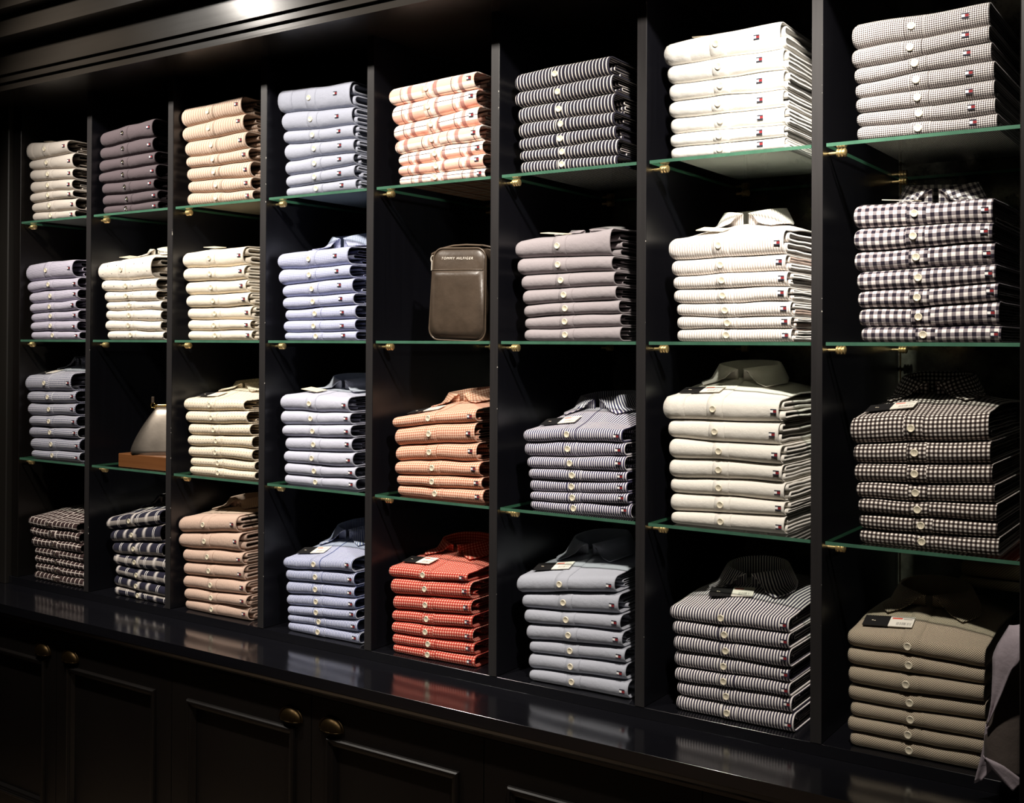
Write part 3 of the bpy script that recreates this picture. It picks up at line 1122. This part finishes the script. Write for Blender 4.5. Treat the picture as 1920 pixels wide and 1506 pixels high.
# col, row, survey frame, look, fabric, left ends, right ends, heights at the left, heights at the right, options
STK = [
 (1, 1, 'A', 'stone beige', solid((0.50, 0.45, 0.40)), [240, 285, 298, 300, 308, 318, 330], [705, 745, 755, 755, 765, 780, 775],
  [500, 675, 775, 890, 1012, 1122, 1222, 1312], [455, 590, 750, 868, 975, 1056, 1187, 1275], dict(flag=.014, tagk='up', cuff=.16)),
 (2, 1, 'A', 'dark aubergine grey', solid((0.088, 0.069, 0.076)), [1045, 1035, 1020, 1035, 1065, 1070, 1070], [1605, 1600, 1620, 1640, 1625, 1655, 1655],
  [385, 535, 668, 800, 905, 1028, 1140, 1230], [225, 410, 565, 690, 845, 965, 1080, 1170], dict(flag=.014, btn='chrome')),
 (3, 1, 'B', 'peach striped', vstripe((0.54, 0.41, 0.325), (0.22, 0.125, 0.08), 0.0092, 0.15), [108, 135, 160, 175, 178, 192, 190], [672, 695, 712, 740, 752, 770, 778],
  [360, 510, 645, 785, 880, 995, 1105, 1220], [228, 385, 545, 697, 812, 950, 1070, 1165], dict(flag=.016)),
 (4, 1, 'B', 'powder blue', solid((0.34, 0.355, 0.425)), [998, 1030, 1040, 1055, 1060, 1070, 1072], [1655, 1665, 1680, 1690, 1690, 1695, 1705],
  [190, 385, 545, 660, 808, 950, 1050, 1135], [100, 320, 485, 610, 735, 840, 965, 1075], dict(flag=.045, tagk='up', cuff=.20, fat=True)),
 (5, 1, 'C', 'coral white plaid', plaid_pink, [132, 148, 158, 170, 188, 195, 192], [705, 712, 722, 738, 755, 765, 770],
  [345, 450, 575, 682, 765, 848, 912, 980], [212, 330, 450, 562, 668, 762, 858, 925], dict(flag=.014)),
 (6, 1, 'C', 'black bold white striped', vstripe((0.020, 0.018, 0.030), (0.76, 0.70, 0.65), 0.0082, 0.29), [968, 970, 983, 993, 992, 1000, 1000], [1600, 1625, 1630, 1638, 1645, 1660, 1655],
  [240, 362, 462, 572, 665, 748, 820, 905], [108, 232, 355, 478, 570, 660, 768, 840], dict()),
 (7, 1, 'D', 'bright white', solid(W1), [135, 152, 162, 160, 168, 168, 168], [715, 728, 730, 728, 735, 733, 735],
  [210, 322, 410, 492, 572, 650, 718, 778], [95, 222, 330, 425, 515, 600, 660, 722], dict(flag=.047, tagk='up', cuff=.22, fat=True)),
 (8, 1, 'D', 'black white micro-check', check((0.84, 0.80, 0.76), (0.26, 0.23, 0.225), (0.015, 0.012, 0.014), 0.0037, 0.50), [1062, 1063, 1075, 1078, 1085, 1087, 1090], [1745, 1745, 1755, 1768, 1770, 1775, 1785],
  [118, 240, 332, 405, 480, 552, 622, 692], [-5, 112, 195, 285, 380, 470, 550, 625], dict(flag=.038)),
 (1, 2, 'E', 'lilac pinstriped', hstripe((0.52, 0.49, 0.56), (0.22, 0.20, 0.30), 0.0042, 0.30), [235, 270, 290, 300, 302, 318, 315], [760, 800, 800, 797, 808, 808, 828],
  [430, 608, 722, 842, 942, 1030, 1128, 1215], [375, 555, 672, 795, 900, 1012, 1125, 1215], dict(flag=.013, bulge=.012)),
 (2, 2, 'E', 'ivory dotted', dots((0.78, 0.71, 0.62), (0.05, 0.04, 0.05), 0.040, 0.024, 0.0016), [1022, 1065, 1088, 1103, 1103, 1103, 1115], [1600, 1645, 1650, 1690, 1690, 1690, 1710],
  [410, 598, 714, 825, 912, 1022, 1125, 1225], [340, 570, 700, 805, 905, 1020, 1130, 1225], dict(bulge=.022, tagk='up', collar=.030)),
 (3, 2, 'F', 'plain cream', solid((0.76, 0.68, 0.56)), [135, 150, 158, 180, 182, 190, 192], [685, 700, 708, 738, 752, 762, 775],
  [355, 497, 620, 742, 858, 960, 1058, 1145], [290, 465, 590, 708, 830, 960, 1055, 1145], dict(flag=.014, bulge=.014, tagk='up', fat=True)),
 (4, 2, 'F', 'blue mini-check', check((0.62, 0.64, 0.74), (0.40, 0.42, 0.58), (0.24, 0.26, 0.45), 0.0040), [995, 1005, 1038, 1043, 1058, 1045, 1060], [1635, 1655, 1672, 1685, 1700, 1700, 1705],
  [365, 508, 645, 758, 860, 968, 1065, 1140], [290, 462, 575, 715, 825, 945, 1065, 1145], dict(flag=.04, bulge=.014, collar=.045)),
 (6, 2, 'G', 'mauve grey chambray', solid((0.31, 0.275, 0.285)), [970, 985, 1010, 1022, 1025, 1028, 1035], [1612, 1622, 1637, 1648, 1668, 1675, 1680],
  [255, 365, 480, 583, 680, 760, 842, 920], [170, 352, 450, 545, 640, 730, 822, 920], dict(bulge=.014, tagk='up', collar=.016)),
 (7, 2, 'H', 'white fine brown striped', vstripe((0.80, 0.77, 0.73), (0.42, 0.32, 0.27), 0.0052, 0.24), [160, 172, 183, 187, 200, 200, 200], [730, 738, 748, 752, 765, 768, 770],
  [335, 438, 518, 583, 655, 717, 780, 840], [285, 410, 490, 570, 640, 715, 770, 840], dict(flag=.011, bulge=.030, tagk='up', collar=.040, fat=True)),
 (8, 2, 'H', 'black white gingham', check((0.80, 0.74, 0.70), (0.22, 0.19, 0.20), (0.018, 0.014, 0.024), 0.0142), [1070, 1075, 1075, 1090, 1093, 1098, 1112], [1762, 1762, 1770, 1778, 1788, 1795, 1805],
  [170, 282, 398, 498, 592, 680, 765, 842], [130, 250, 345, 452, 548, 642, 762, 842], dict(flag=.011, bulge=.008, tagk='up', collar=.050)),
 (1, 3, 'I', 'navy grid check', windowpane((0.085, 0.09, 0.15), (0.56, 0.55, 0.58), 0.0070, 0.27, 0.0058, 0.30), [248, 270, 275, 292, 290, 300, 312], [742, 785, 785, 805, 812, 828, 830],
  [365, 530, 650, 780, 895, 1015, 1140, 1222], [350, 522, 650, 785, 905, 1020, 1165, 1268], dict(flag=.013, bulge=.030, tagk='black', collar=.04)),
 (3, 3, 'J', 'cream pin-dot', dots((0.74, 0.64, 0.50), (0.16, 0.12, 0.09), 0.0105, 0.0085, 0.0011), [145, 163, 183, 187, 192, 205, 203], [692, 725, 748, 768, 775, 790, 795],
  [320, 435, 552, 658, 752, 858, 945, 1018], [340, 442, 556, 667, 780, 888, 982, 1063], dict(bulge=.028, tagk='black', collar=.026)),
 (4, 3, 'J', 'pale sky blue', solid((0.46, 0.465, 0.55)), [1018, 1020, 1037, 1060, 1050, 1060, 1060], [1630, 1652, 1665, 1670, 1682, 1700, 1702],
  [285, 432, 560, 670, 792, 908, 1005, 1095], [310, 455, 568, 680, 815, 945, 1055, 1160], dict(flag=.013, bulge=.014, tagk='up', collar=.040)),
 (5, 3, 'K', 'apricot check', check((0.80, 0.55, 0.42), (0.66, 0.33, 0.22), (0.42, 0.16, 0.10), 0.0062, 0.45), [153, 165, 172, 173, 180, 182], [712, 705, 715, 738, 748, 760],
  [360, 435, 560, 655, 748, 820, 888], [310, 395, 530, 660, 768, 850, 945], dict(flag=.014, bulge=.022, tagk='black', collar=.034)),
 (6, 3, 'K', 'navy white striped', vstripe((0.045, 0.040, 0.095), (0.74, 0.70, 0.72), 0.0054, 0.46), [1028, 1028, 1050, 1060, 1065, 1072, 1073], [1690, 1705, 1710, 1720, 1722, 1730, 1745],
  [440, 528, 628, 708, 785, 865, 925, 985], [440, 530, 630, 725, 800, 875, 950, 1045], dict(flag=.014, bulge=.040, tagk='black', collar=.036)),
 (7, 3, 'L', 'off-white', solid((0.74, 0.70, 0.63)), [130, 155, 163, 163, 165, 168, 172], [708, 705, 718, 722, 730, 733, 735],
  [270, 390, 482, 578, 672, 748, 838, 900], [290, 400, 515, 610, 700, 795, 870, 962], dict(flag=.011, bulge=.034, tagk='black', collar=.040, cuff=.18, fat=True)),
 (8, 3, 'L', 'black white shepherd-check', check((0.80, 0.74, 0.68), (0.105, 0.080, 0.070), (0.013, 0.009, 0.009), 0.0077, 0.50), [1053, 1070, 1075, 1085, 1097, 1097, 1100], [1742, 1752, 1760, 1772, 1782, 1785, 1792],
  [375, 505, 600, 695, 772, 845, 922, 990], [350, 490, 605, 700, 800, 880, 965, 1055], dict(bulge=.034, tagk='black', collar=.042)),
 (1, 4, 'M', 'brown white tartan', plaid_brown, [275, 293, 315, 345, 345, 350, 350], [795, 820, 845, 860, 870, 885, 885],
  [390, 490, 595, 702, 780, 865, 955, 1032], [470, 560, 685, 785, 890, 960, 1045, 1142], dict(bulge=.028, btn='dark')),
 (2, 4, 'M', 'navy tartan', plaid_navy, [1110, 1150, 1172, 1180, 1210, 1190, 1190], [1675, 1680, 1705, 1735, 1740, 1740, 1755],
  [400, 545, 660, 772, 900, 1000, 1110, 1205], [330, 465, 660, 820, 965, 1100, 1220, 1295], dict(bulge=.024, collar=.03)),
 (3, 4, 'N', 'sand fine-striped', vstripe((0.62, 0.45, 0.36), (0.46, 0.31, 0.24), 0.0046, 0.35), [75, 105, 137, 143, 145, 155, 157], [608, 640, 662, 672, 695, 712, 712],
  [235, 375, 510, 635, 750, 872, 968, 1058], [225, 380, 555, 675, 812, 935, 1045, 1170], dict(flag=.013, bulge=.016, collar=.03, fat=True)),
 (4, 4, 'N', 'blue white fine-striped', vstripe((0.13, 0.16, 0.33), (0.60, 0.61, 0.70), 0.0046, 0.52), [1030, 1045, 1048, 1053, 1060, 1063, 1065], [1640, 1650, 1650, 1668, 1675, 1685, 1700],
  [590, 690, 800, 915, 1020, 1095, 1160, 1235], [605, 730, 855, 965, 1060, 1150, 1265, 1370], dict(flag=.013, bulge=.034, tagk='black', collar=.044)),
 (5, 4, 'O', 'red gingham', check((0.80, 0.52, 0.42), (0.58, 0.10, 0.06), (0.34, 0.030, 0.025), 0.0068, 0.56), [125, 138, 152, 145, 147, 152, 155], [655, 672, 680, 687, 692, 697, 705],
  [360, 443, 560, 662, 738, 820, 893, 945], [415, 475, 592, 695, 790, 885, 970, 1055], dict(flag=.013, bulge=.026, tagk='black', collar=.034)),
 (6, 4, 'O', 'pale grey-blue', solid((0.37, 0.38, 0.43)), [983, 1015, 1030, 1045, 1062, 1060, 1068], [1640, 1665, 1680, 1690, 1705, 1712, 1730],
  [425, 548, 652, 748, 855, 948, 1048, 1120], [430, 545, 685, 795, 905, 1005, 1118, 1245], dict(flag=.013, bulge=.030, tagk='black', collar=.044)),
 (7, 4, 'P', 'slate white striped', vstripe((0.040, 0.034, 0.060), (0.78, 0.73, 0.70), 0.0058, 0.47), [165, 180, 185, 183, 187, 198, 197], [755, 757, 762, 757, 760, 770, 782],
  [350, 430, 507, 585, 665, 735, 808, 880], [425, 498, 575, 660, 735, 800, 885, 975], dict(flag=.010, bulge=.030, tagk='half', collar=.044)),
 (8, 4, 'P', 'olive cream lattice', lattice, [1040, 1040, 1045, 1043, 1055, 1043, 1055], [1725, 1722, 1720, 1725, 1728, 1728, 1705],
  [475, 560, 655, 745, 832, 898, 978, 1045], [575, 665, 745, 835, 920, 1010, 1075, 1160], dict(bulge=.036, tagk='black', collar=.040)),
]

ORD = ['topmost', 'second from top', 'third from top', 'fourth from top', 'fifth from top', 'sixth from top', 'bottom one']
ROWP = ['top row', 'second row', 'third row', 'bottom row']
rng = random.Random(7)

for (c, r, zk, look, fb, LX, RX, YL, YR, opt) in STK:
    n = len(LX)
    zx, zy, zs = Z[zk]
    mat = fabric(look.replace(' ', '_') + '_cotton', fb)
    base = ZS[r - 1]
    Yn = NOSE

    def zz(a, y_):
        return on_y(zx + a / zs, zy + y_ / zs, Yn)
    zl = [zz(LX[min(k, n - 1)], YL[k])[2] for k in range(n + 1)]
    zr = [zz(RX[min(k, n - 1)], YR[k])[2] for k in range(n + 1)]
    # rest the pile on its shelf
    tot_l, tot_r = zl[0] - zl[-1], zr[0] - zr[-1]
    zl = [base + (z - zl[-1]) * (zl[0] - base) / tot_l for z in zl]
    zr = [base + (z - zr[-1]) * (zr[0] - base) / tot_r for z in zr]
    group = '%s shirts stacked in the %s, %s' % (look, ROWP[r - 1], col_phrase(c - 1))
    lim = c * P - DT - 0.006
    wv = [(rng.uniform(0, 6.28), rng.uniform(16, 30), rng.uniform(0.0006, 0.0017), rng.uniform(0, 6.28)) for _ in range(n)]

    def wave(k, xo):
        if k >= n:
            return None
        p, q, a, p2 = wv[k]
        return lambda x: a * math.sin(q * (x + xo) + p) + a * 0.5 * math.sin(2.3 * q * (x + xo) + p2)
    for k in range(n):
        xl = max(zz(LX[k], YL[k + 1])[0], (c - 1) * P + 0.0035)
        xr = min(zz(RX[k], YR[k + 1])[0], lim)
        w = xr - xl
        xc = (xl + xr) / 2
        top = (k == 0)
        z0 = (zl[k + 1] + zr[k + 1]) / 2 + 0.0004
        lab = '%s folded shirt, %s, %s, %s' % (look, ORD[k] if k < n - 1 else 'bottom one', ROWP[r - 1], col_phrase(c - 1))
        root = empty('folded_shirt', (xc, Yn, z0), lab, 'shirt', group)
        sh = Shirt(w, (zl[k + 1] + 0.0004 - z0, zr[k + 1] + 0.0004 - z0), (zl[k] - z0, zr[k] - z0), 0.33 + rng.uniform(-.012, .012), rng,
                   opt.get('bulge', 0.0) if top else 0.0, wb=wave(k + 1, xc), wt=wave(k, xc))
        sh.body(mat, root)
        sh.inner(mat, root, opt.get('fat', False))
        xp = -0.006 + rng.uniform(-0.003, 0.003)
        sh.placket(mat, mat, root, xp)
        if top and 'cuff' in opt:
            sh.placket(mat, mat, root, -w / 2 + w * opt['cuff'] / 2 + 0.006, w * opt['cuff'], 'folded_cuff')
        # button on the fold
        b0, t0 = sh.ends(xp)
        th = t0 - b0
        hz = b0 + th * 0.50
        yb = min(p[0] for p in sh.profile(xp))
        bt = {'chrome': BUT_CHROME, 'dark': BUT_DARK}.get(opt.get('btn'), BUT_CREAM)
        o = bpy.data.objects.new('button', bt)
        COL.objects.link(o)
        o.parent = root
        o.location = (xp - 0.003, yb - 0.0011, hz)
        if 'flag' in opt:
            xf = w / 2 - opt['flag'] + rng.uniform(-.0015, .0015)
            b0, t0 = sh.ends(xf)
            o = bpy.data.objects.new('flag_patch', FLAG)
            COL.objects.link(o)
            o.parent = root
            yb = min(p[0] for p in sh.profile(xf))
            o.location = (xf, yb - 0.0004, b0 + (t0 - b0) * (0.52 + rng.uniform(-.08, .06)))
            o['label'] = 'tiny navy, white and red flag emblem'
        if top:
            if opt.get('collar'):
                cy = opt.get('cy', 0.165)
                collar(root, sh, mat, 0.0, cy, opt['collar'])
            tk = opt.get('tagk')
            if tk == 'black':
                price_tag(root, sh, -0.055, 0.050, 'black', rng.uniform(-.12, .12))
            elif tk == 'half':
                price_tag(root, sh, -0.020, 0.075, 'black', 0.2)
            elif tk == 'up':
                price_tag(root, sh, -0.045, 0.055, 'up', rng.uniform(-.2, .2))

# ------------------------------------------------------------------ leather bag, fifth column
def rounded_rect(w, h, r, n=6, w_top=None):
    """outline in x,z, centred in x, standing on z = 0"""
    wt_ = w if w_top is None else w_top
    pts = []
    for cx, cz, a0 in ((w / 2 - r, r, -PI / 2), (wt_ / 2 - r, h - r, 0), (-wt_ / 2 + r, h - r, PI / 2), (-w / 2 + r, r, PI)):
        for i in range(n + 1):
            a = a0 + (PI / 2) * i / n
            pts.append((cx + r * math.cos(a), cz + r * math.sin(a)))
    return pts


M['silver'] = simple('brushed_silver', (0.66, 0.60, 0.52), 0.5, 0.4)
M['leather'] = simple('dark_brown_black_leather', (0.085, 0.060, 0.042), 0.36, noise_amt=0.6, noise_scale=26, bump=0.9)
M['leather_edge'] = simple('brown_leather_piping', (0.10, 0.072, 0.05), 0.3)
bag = empty('crossbody_bag', (1.660, 0.058, ZS[1] + 0.0006), 'small black leather crossbody bag standing on the second glass shelf, fifth column', 'bag')
bag.rotation_euler = (0, 0.035, 0.03)
BW, BH, BD = 0.158, 0.212, 0.046
ol = rounded_rect(BW, BH, 0.026, 7, BW - 0.010)
n = len(ol)
V, F = [], []
def dome(x, z):
    a, c_ = min(1.0, abs(x) / (BW / 2)), min(1.0, abs(z - BH / 2) / (BH / 2))
    return 0.012 * (1 - a ** 2.6) * (1 - c_ ** 3.0)


secs = [(None, k) for k in (0.02, 0.2, 0.4, 0.55, 0.7, 0.82, 0.93)] + [ (-BD / 2 + 0.003, 0.985), (0, 1.0), (BD / 2 - 0.003, 0.985), (BD / 2, 0.93), (BD / 2 + 0.001, 0.6), (BD / 2 + 0.001, 0.0)]
cz = BH / 2
for y, k in secs:
    for x, z in ol:
        V.append((x * k, -BD / 2 - dome(x * k, cz + (z - cz) * k) if y is None else y, cz + (z - cz) * k))
for i in range(len(secs) - 1):
    for k in range(n):
        F.append((i * n + k, i * n + (k + 1) % n, (i + 1) * n + (k + 1) % n, (i + 1) * n + k))
mesh_obj('body', V, F, M['leather'], bag, True)
for yy in (-BD / 2 + 0.001, BD / 2 - 0.001):
    q = MB()
    q.tube([(x * 0.992, yy, cz + (z - cz) * 0.992) for x, z in ol], 0.0022, 8, closed=True)
    q.build('piping', M['leather_edge'], bag, True)
# front slip pocket with its stitched top edge
q = MB()
po = [(x * 0.93, cz + (z - cz) * 0.93) for x, z in ol if z < 0.150]
po = [p for p in po if p[1] < 0.155]
pw_ = max(p[0] for p in po)
pk = [(x_, 0.1612 + x_ * 0.012) for x_ in np.linspace(pw_ - 0.001, -pw_ + 0.001, 13)] + sorted([p for p in po if p[0] < 0], key=lambda p: -p[1]) + sorted([p for p in po if p[0] >= 0], key=lambda p: p[1])
m_ = len(pk)
v = []
pcx, pcz = 0.0, 0.085
for k in (1.0, 0.999, 0.8, 0.6, 0.4, 0.2, 0.01):
    for x, z in pk:
        X_, Z_ = pcx + (x - pcx) * k, pcz + (z - pcz) * k
        v.append((X_, -BD / 2 - dome(X_, Z_) - (0.0035 if k < 1 else -0.001), Z_))
f = []
for i in range(6):
    for k in range(m_):
        f.append((i * m_ + k, (i + 1) * m_ + k, (i + 1) * m_ + (k + 1) % m_, i * m_ + (k + 1) % m_))
f.append(tuple(6 * m_ + k for k in range(m_ - 1, -1, -1)))
q.add(v, f)
q.build('front_pocket', M['leather'], bag, True)
q = MB()
q.tube([(x_, -BD / 2 - dome(x_, 0.161) - 0.0038, 0.1612 + x_ * 0.012) for x_ in np.linspace(-pw_ + 0.002, pw_ - 0.002, 13)], 0.0013, 6)
q.build('pocket_seam', M['leather_edge'], bag, True)
# metal lettering
cu = bpy.data.curves.new('lettering', 'FONT')
cu.body = 'TOMMY HILFIGER'
cu.size = 0.0086
cu.extrude = 0.0007
cu.align_x = 'CENTER'
cu.space_character = 1.30
tmp = bpy.data.objects.new('lettering', cu)
COL.objects.link(tmp)
bpy.context.view_layer.update()
me = bpy.data.meshes.new_from_object(tmp.evaluated_get(bpy.context.evaluated_depsgraph_get()))
bpy.data.objects.remove(tmp)
me.materials.clear()
me.materials.append(M['silver'])
lt = bpy.data.objects.new('metal_lettering', me)
COL.objects.link(lt)
lt.parent = bag
lt.location = (-0.002, -BD / 2 - dome(0, 0.192) - 0.0006, 0.1850)
lt.rotation_euler = (PI / 2 - 0.30, 0, 0)
wid_ = max(v_.co.x for v_ in me.vertices) - min(v_.co.x for v_ in me.vertices)
lt.scale = (0.088 / wid_, 1.0, 1.0)
lt['label'] = 'silver metal brand lettering'
# zip pull, ring and shoulder strap on the left
q = MB()
q.tube([(-BW / 2 - 0.004 + 0.005 * math.cos(a), -0.012, 0.188 + 0.007 * math.sin(a)) for a in np.linspace(0, 2 * PI, 14)[:-1]], 0.0014, 6, closed=True)
q.box(-BW / 2 - 0.0065, -BW / 2 - 0.0015, -0.0145, -0.0125, 0.160, 0.184, 0, 0.0006)
q.build('zip_pull', M['silver'], bag, False)
q = MB()
sp_ = [(-BW / 2 - 0.004, 0.004, 0.030), (-BW / 2 - 0.0065, 0.004, 0.10), (-BW / 2 - 0.008, 0.003, 0.16), (-BW / 2 - 0.014, -0.004, 0.185), (-BW / 2 - 0.010, -0.006, 0.200),
       (-BW / 2 + 0.018, -0.002, 0.213), (-BW / 2 + 0.045, 0.0, 0.219), (0.0, 0.004, 0.221), (0.045, 0.006, 0.2195), (BW / 2 - 0.012, 0.006, 0.2155), (BW / 2 + 0.003, 0.006, 0.195), (BW / 2 + 0.0045, 0.006, 0.10), (BW / 2 + 0.003, 0.006, 0.03)]
q.tube(sp_, 0.0024, 8)
q.build('shoulder_strap', M['leather_edge'], bag, True)

# ------------------------------------------------------------------ purse on a wooden block, second column
M['pewter'] = simple('pewter_metallic_leather', (0.36, 0.31, 0.26), 0.36, 0.9, noise_amt=0.45, noise_scale=22, bump=0.2)
M['brownwood'] = wood('red_brown_block_wood', (0.10, 0.034, 0.010), (0.19, 0.075, 0.024), 0.4, 'X')
q = MB()
q.box(-0.112, 0.112, -0.09, 0.09, 0, 0.0385, 0, 0.0015)
blk = q.build('display_block', M['brownwood'], loc=(0.579, 0.109, ZS[2] + 0.0005))
tag(blk, 'red-brown wooden display block on the third glass shelf, second column', 'display stand')
pur = empty('frame_purse', (0.597, 0.105, ZS[2] + 0.0395), 'pewter metallic frame purse with a gold clasp bar standing on the wooden block', 'purse')
pur.rotation_euler = (0, 0, math.radians(38))
V, F = [], []
NS, NT = 40, 12
for j in range(NT):
    t = j / (NT - 1)
    hw = 0.118 + (0.046 - 0.118) * (t ** 1.45)
    hd = 0.045 * (1 - t) ** 0.75 + 0.006
    if j == 0:
        hw *= 0.985
    for k in range(NS):
        a = 2 * PI * k / NS
        ex = 2 / 2.6
        x = hw * math.copysign(abs(math.cos(a)) ** ex, math.cos(a))
        y = hd * math.copysign(abs(math.sin(a)) ** ex, math.sin(a)) * (1 + 0.03 * math.sin(7 * x * 40) * (1 - t))
        V.append((x, y, 0.132 * t))
for j in range(NT - 1):
    for k in range(NS):
        F.append((j * NS + k, j * NS + (k + 1) % NS, (j + 1) * NS + (k + 1) % NS, (j + 1) * NS + k))
F.append(tuple(range(NS - 1, -1, -1)))
F.append(tuple((NT - 1) * NS + k for k in range(NS)))
mesh_obj('body', V, F, M['pewter'], pur, True)
q = MB()
q.tube([(-0.053, 0, 0.128), (-0.052, 0, 0.1345), (-0.040, 0, 0.1375), (0.040, 0, 0.1385), (0.052, 0, 0.1345), (0.053, 0, 0.128)], 0.0034, 10)
fr_ = q.build('clasp_frame', M['gold'], pur, True)
q = MB()
q.tube([(-0.056 + 0.0065 * math.cos(a), 0, 0.137 + 0.0065 * math.sin(a)) for a in np.linspace(0, 2 * PI, 16)[:-1]], 0.0015, 6, closed=True)
q.build('ring', M['gold'], fr_, True)
q = MB()
for sx in (-1, 1):
    q.lathe([(0.140, 0.0015), (0.143, 0.005), (0.148, 0.006), (0.152, 0.004), (0.1535, 0.001)], 'Z', (sx * 0.006, sx * 0.003, 0), 12)
q.build('kiss_clasp', M['gold'], fr_, True)
q = MB()
q.box(-0.060, -0.052, -0.003, 0.003, 0.144, 0.162, 0, 0.001)
q.build('strap_tab', M['leather'], pur)

# ------------------------------------------------------------------ folded tweed behind the lattice shirts, last column
def tweed(g, u, v):
    n1 = g.noise(240, 3, None)
    s1 = g.pulse(g.m('ADD', u, v), 0.0055, 0.45)
    return g.mix(g.m('MULTIPLY', s1, 0.6), (0.26, 0.22, 0.14), (0.60, 0.52, 0.36))


M['tweed'] = fabric('dark_olive_tweed', tweed, 0.95)
M['redcloth'] = fabric('rust_red_knit', solid((0.72, 0.12, 0.06)), 0.95)
TW = [('olive_tweed', 2.777, 0.992, 0.019, 'olive tweed folded scarf on the back of the lattice shirts, lower one', 0.145, M['tweed']),
      ('olive_tweed', 2.780, 1.0112, 0.032, 'olive tweed folded scarf under the rust-red cloth, right end of bottom row', 0.140, M['tweed']),
      ('red', 2.800, 1.0442, 0.014, 'rust-red folded cloth lying on the tweed scarves, right end of bottom row', 0.092, M['redcloth'])]
for nm, xc, z0, th, lab, w, mt in TW:
    root = empty('folded_scarf' if nm != 'red' else 'folded_cloth', (xc, 0.232, z0), lab, 'scarf' if nm != 'red' else 'cloth', 'folded scarves behind the lattice shirts' if nm != 'red' else None)
    sh = Shirt(w, (0, 0), (th, th), 0.20, rng, 0.0, 2.0)
    sh.body(mt, root)
    sh.inner(mt, root)

# ------------------------------------------------------------------ garment hanging beside the right pilaster
M['lilac'] = fabric('pale_lilac_cotton', solid((0.47, 0.40, 0.44)))
M['shaded_inside'] = fabric('taupe_painted_shade', solid((0.10, 0.08, 0.07)))  # lilac cloth in shade, the shade put into the colour
hang = empty('hanging_shirt', (2.85, -0.06, 0.98), 'pale lilac shirt tail hanging at the right edge in front of the lattice shirts', 'shirt')
HL = Vector(hang.location)


def drape(name, left, right, mat, sub=6, amp=0.006, ph=0.0):
    """cloth strip between two image-measured outlines placed at true depth; entries are (px, py, Y)"""
    def interp(pl, t):
        k = t * (len(pl) - 1)
        i = min(int(k), len(pl) - 2)
        f_ = k - i
        a, c = pl[i], pl[i + 1]
        return [a[q_] + (c[q_] - a[q_]) * f_ for q_ in range(3)]
    NTT = 18
    V, UV = [], []
    for i in range(NTT):
        t = i / (NTT - 1)
        a, c = interp(left, t), interp(right, t)
        A, C_ = on_y(*a), on_y(*c)
        for j in range(sub + 1):
            f_ = j / sub
            p = A + (C_ - A) * f_
            p[1] -= amp * math.sin(PI * f_) * math.cos(3 * t + ph)
            V.append((p[0] - HL.x, p[1] - HL.y, p[2] - HL.z))
            UV.append((f_ * 0.1, t * 0.3))
    o = mesh_obj(name, V, grid_faces(NTT, sub + 1), mat, hang, True, None, UV)
    md = o.modifiers.new('cloth_thickness', 'SOLIDIFY')
    md.thickness = 0.0018
    return o


drape('front_panel', [(1894, 1173, -.055), (1872, 1208, -.065), (1862, 1230, -.07), (1862, 1262, -.072), (1860, 1296, -.074), (1856, 1328, -.074), (1849, 1362, -.072)],
      [(1916, 1171, -.060), (1916, 1195, -.08), (1916, 1228, -.088), (1910, 1244, -.090), (1897, 1256, -.086), (1878, 1304, -.080), (1851, 1364, -.073)], M['lilac'])
drape('shaded_inside', [(1866, 1240, -.055), (1862, 1290, -.058), (1852, 1350, -.060), (1846, 1390, -.062), (1847, 1427, -.064)],
      [(1918, 1236, -.045), (1918, 1300, -.042), (1918, 1360, -.045), (1918, 1420, -.052), (1916, 1460, -.062)], M['shaded_inside'], 6, -0.012, 0.5)  # dark sheet standing in for the shaded inside of the garment
drape('turned_hem', [(1844, 1416, -.070), (1860, 1440, -.074), (1882, 1466, -.078), (1899, 1484, -.080)],
      [(1851, 1424, -.070), (1882, 1436, -.078), (1914, 1460, -.082), (1912, 1472, -.082)], M['lilac'], 5, 0.003)
drape('tail', [(1850, 1358, -.062), (1844, 1396, -.060), (1838, 1422, -.058), (1826, 1468, -.055)],
      [(1856, 1362, -.058), (1856, 1400, -.055), (1866, 1436, -.052), (1841, 1464, -.052)], M['lilac'], 5, 0.004, 0.4)
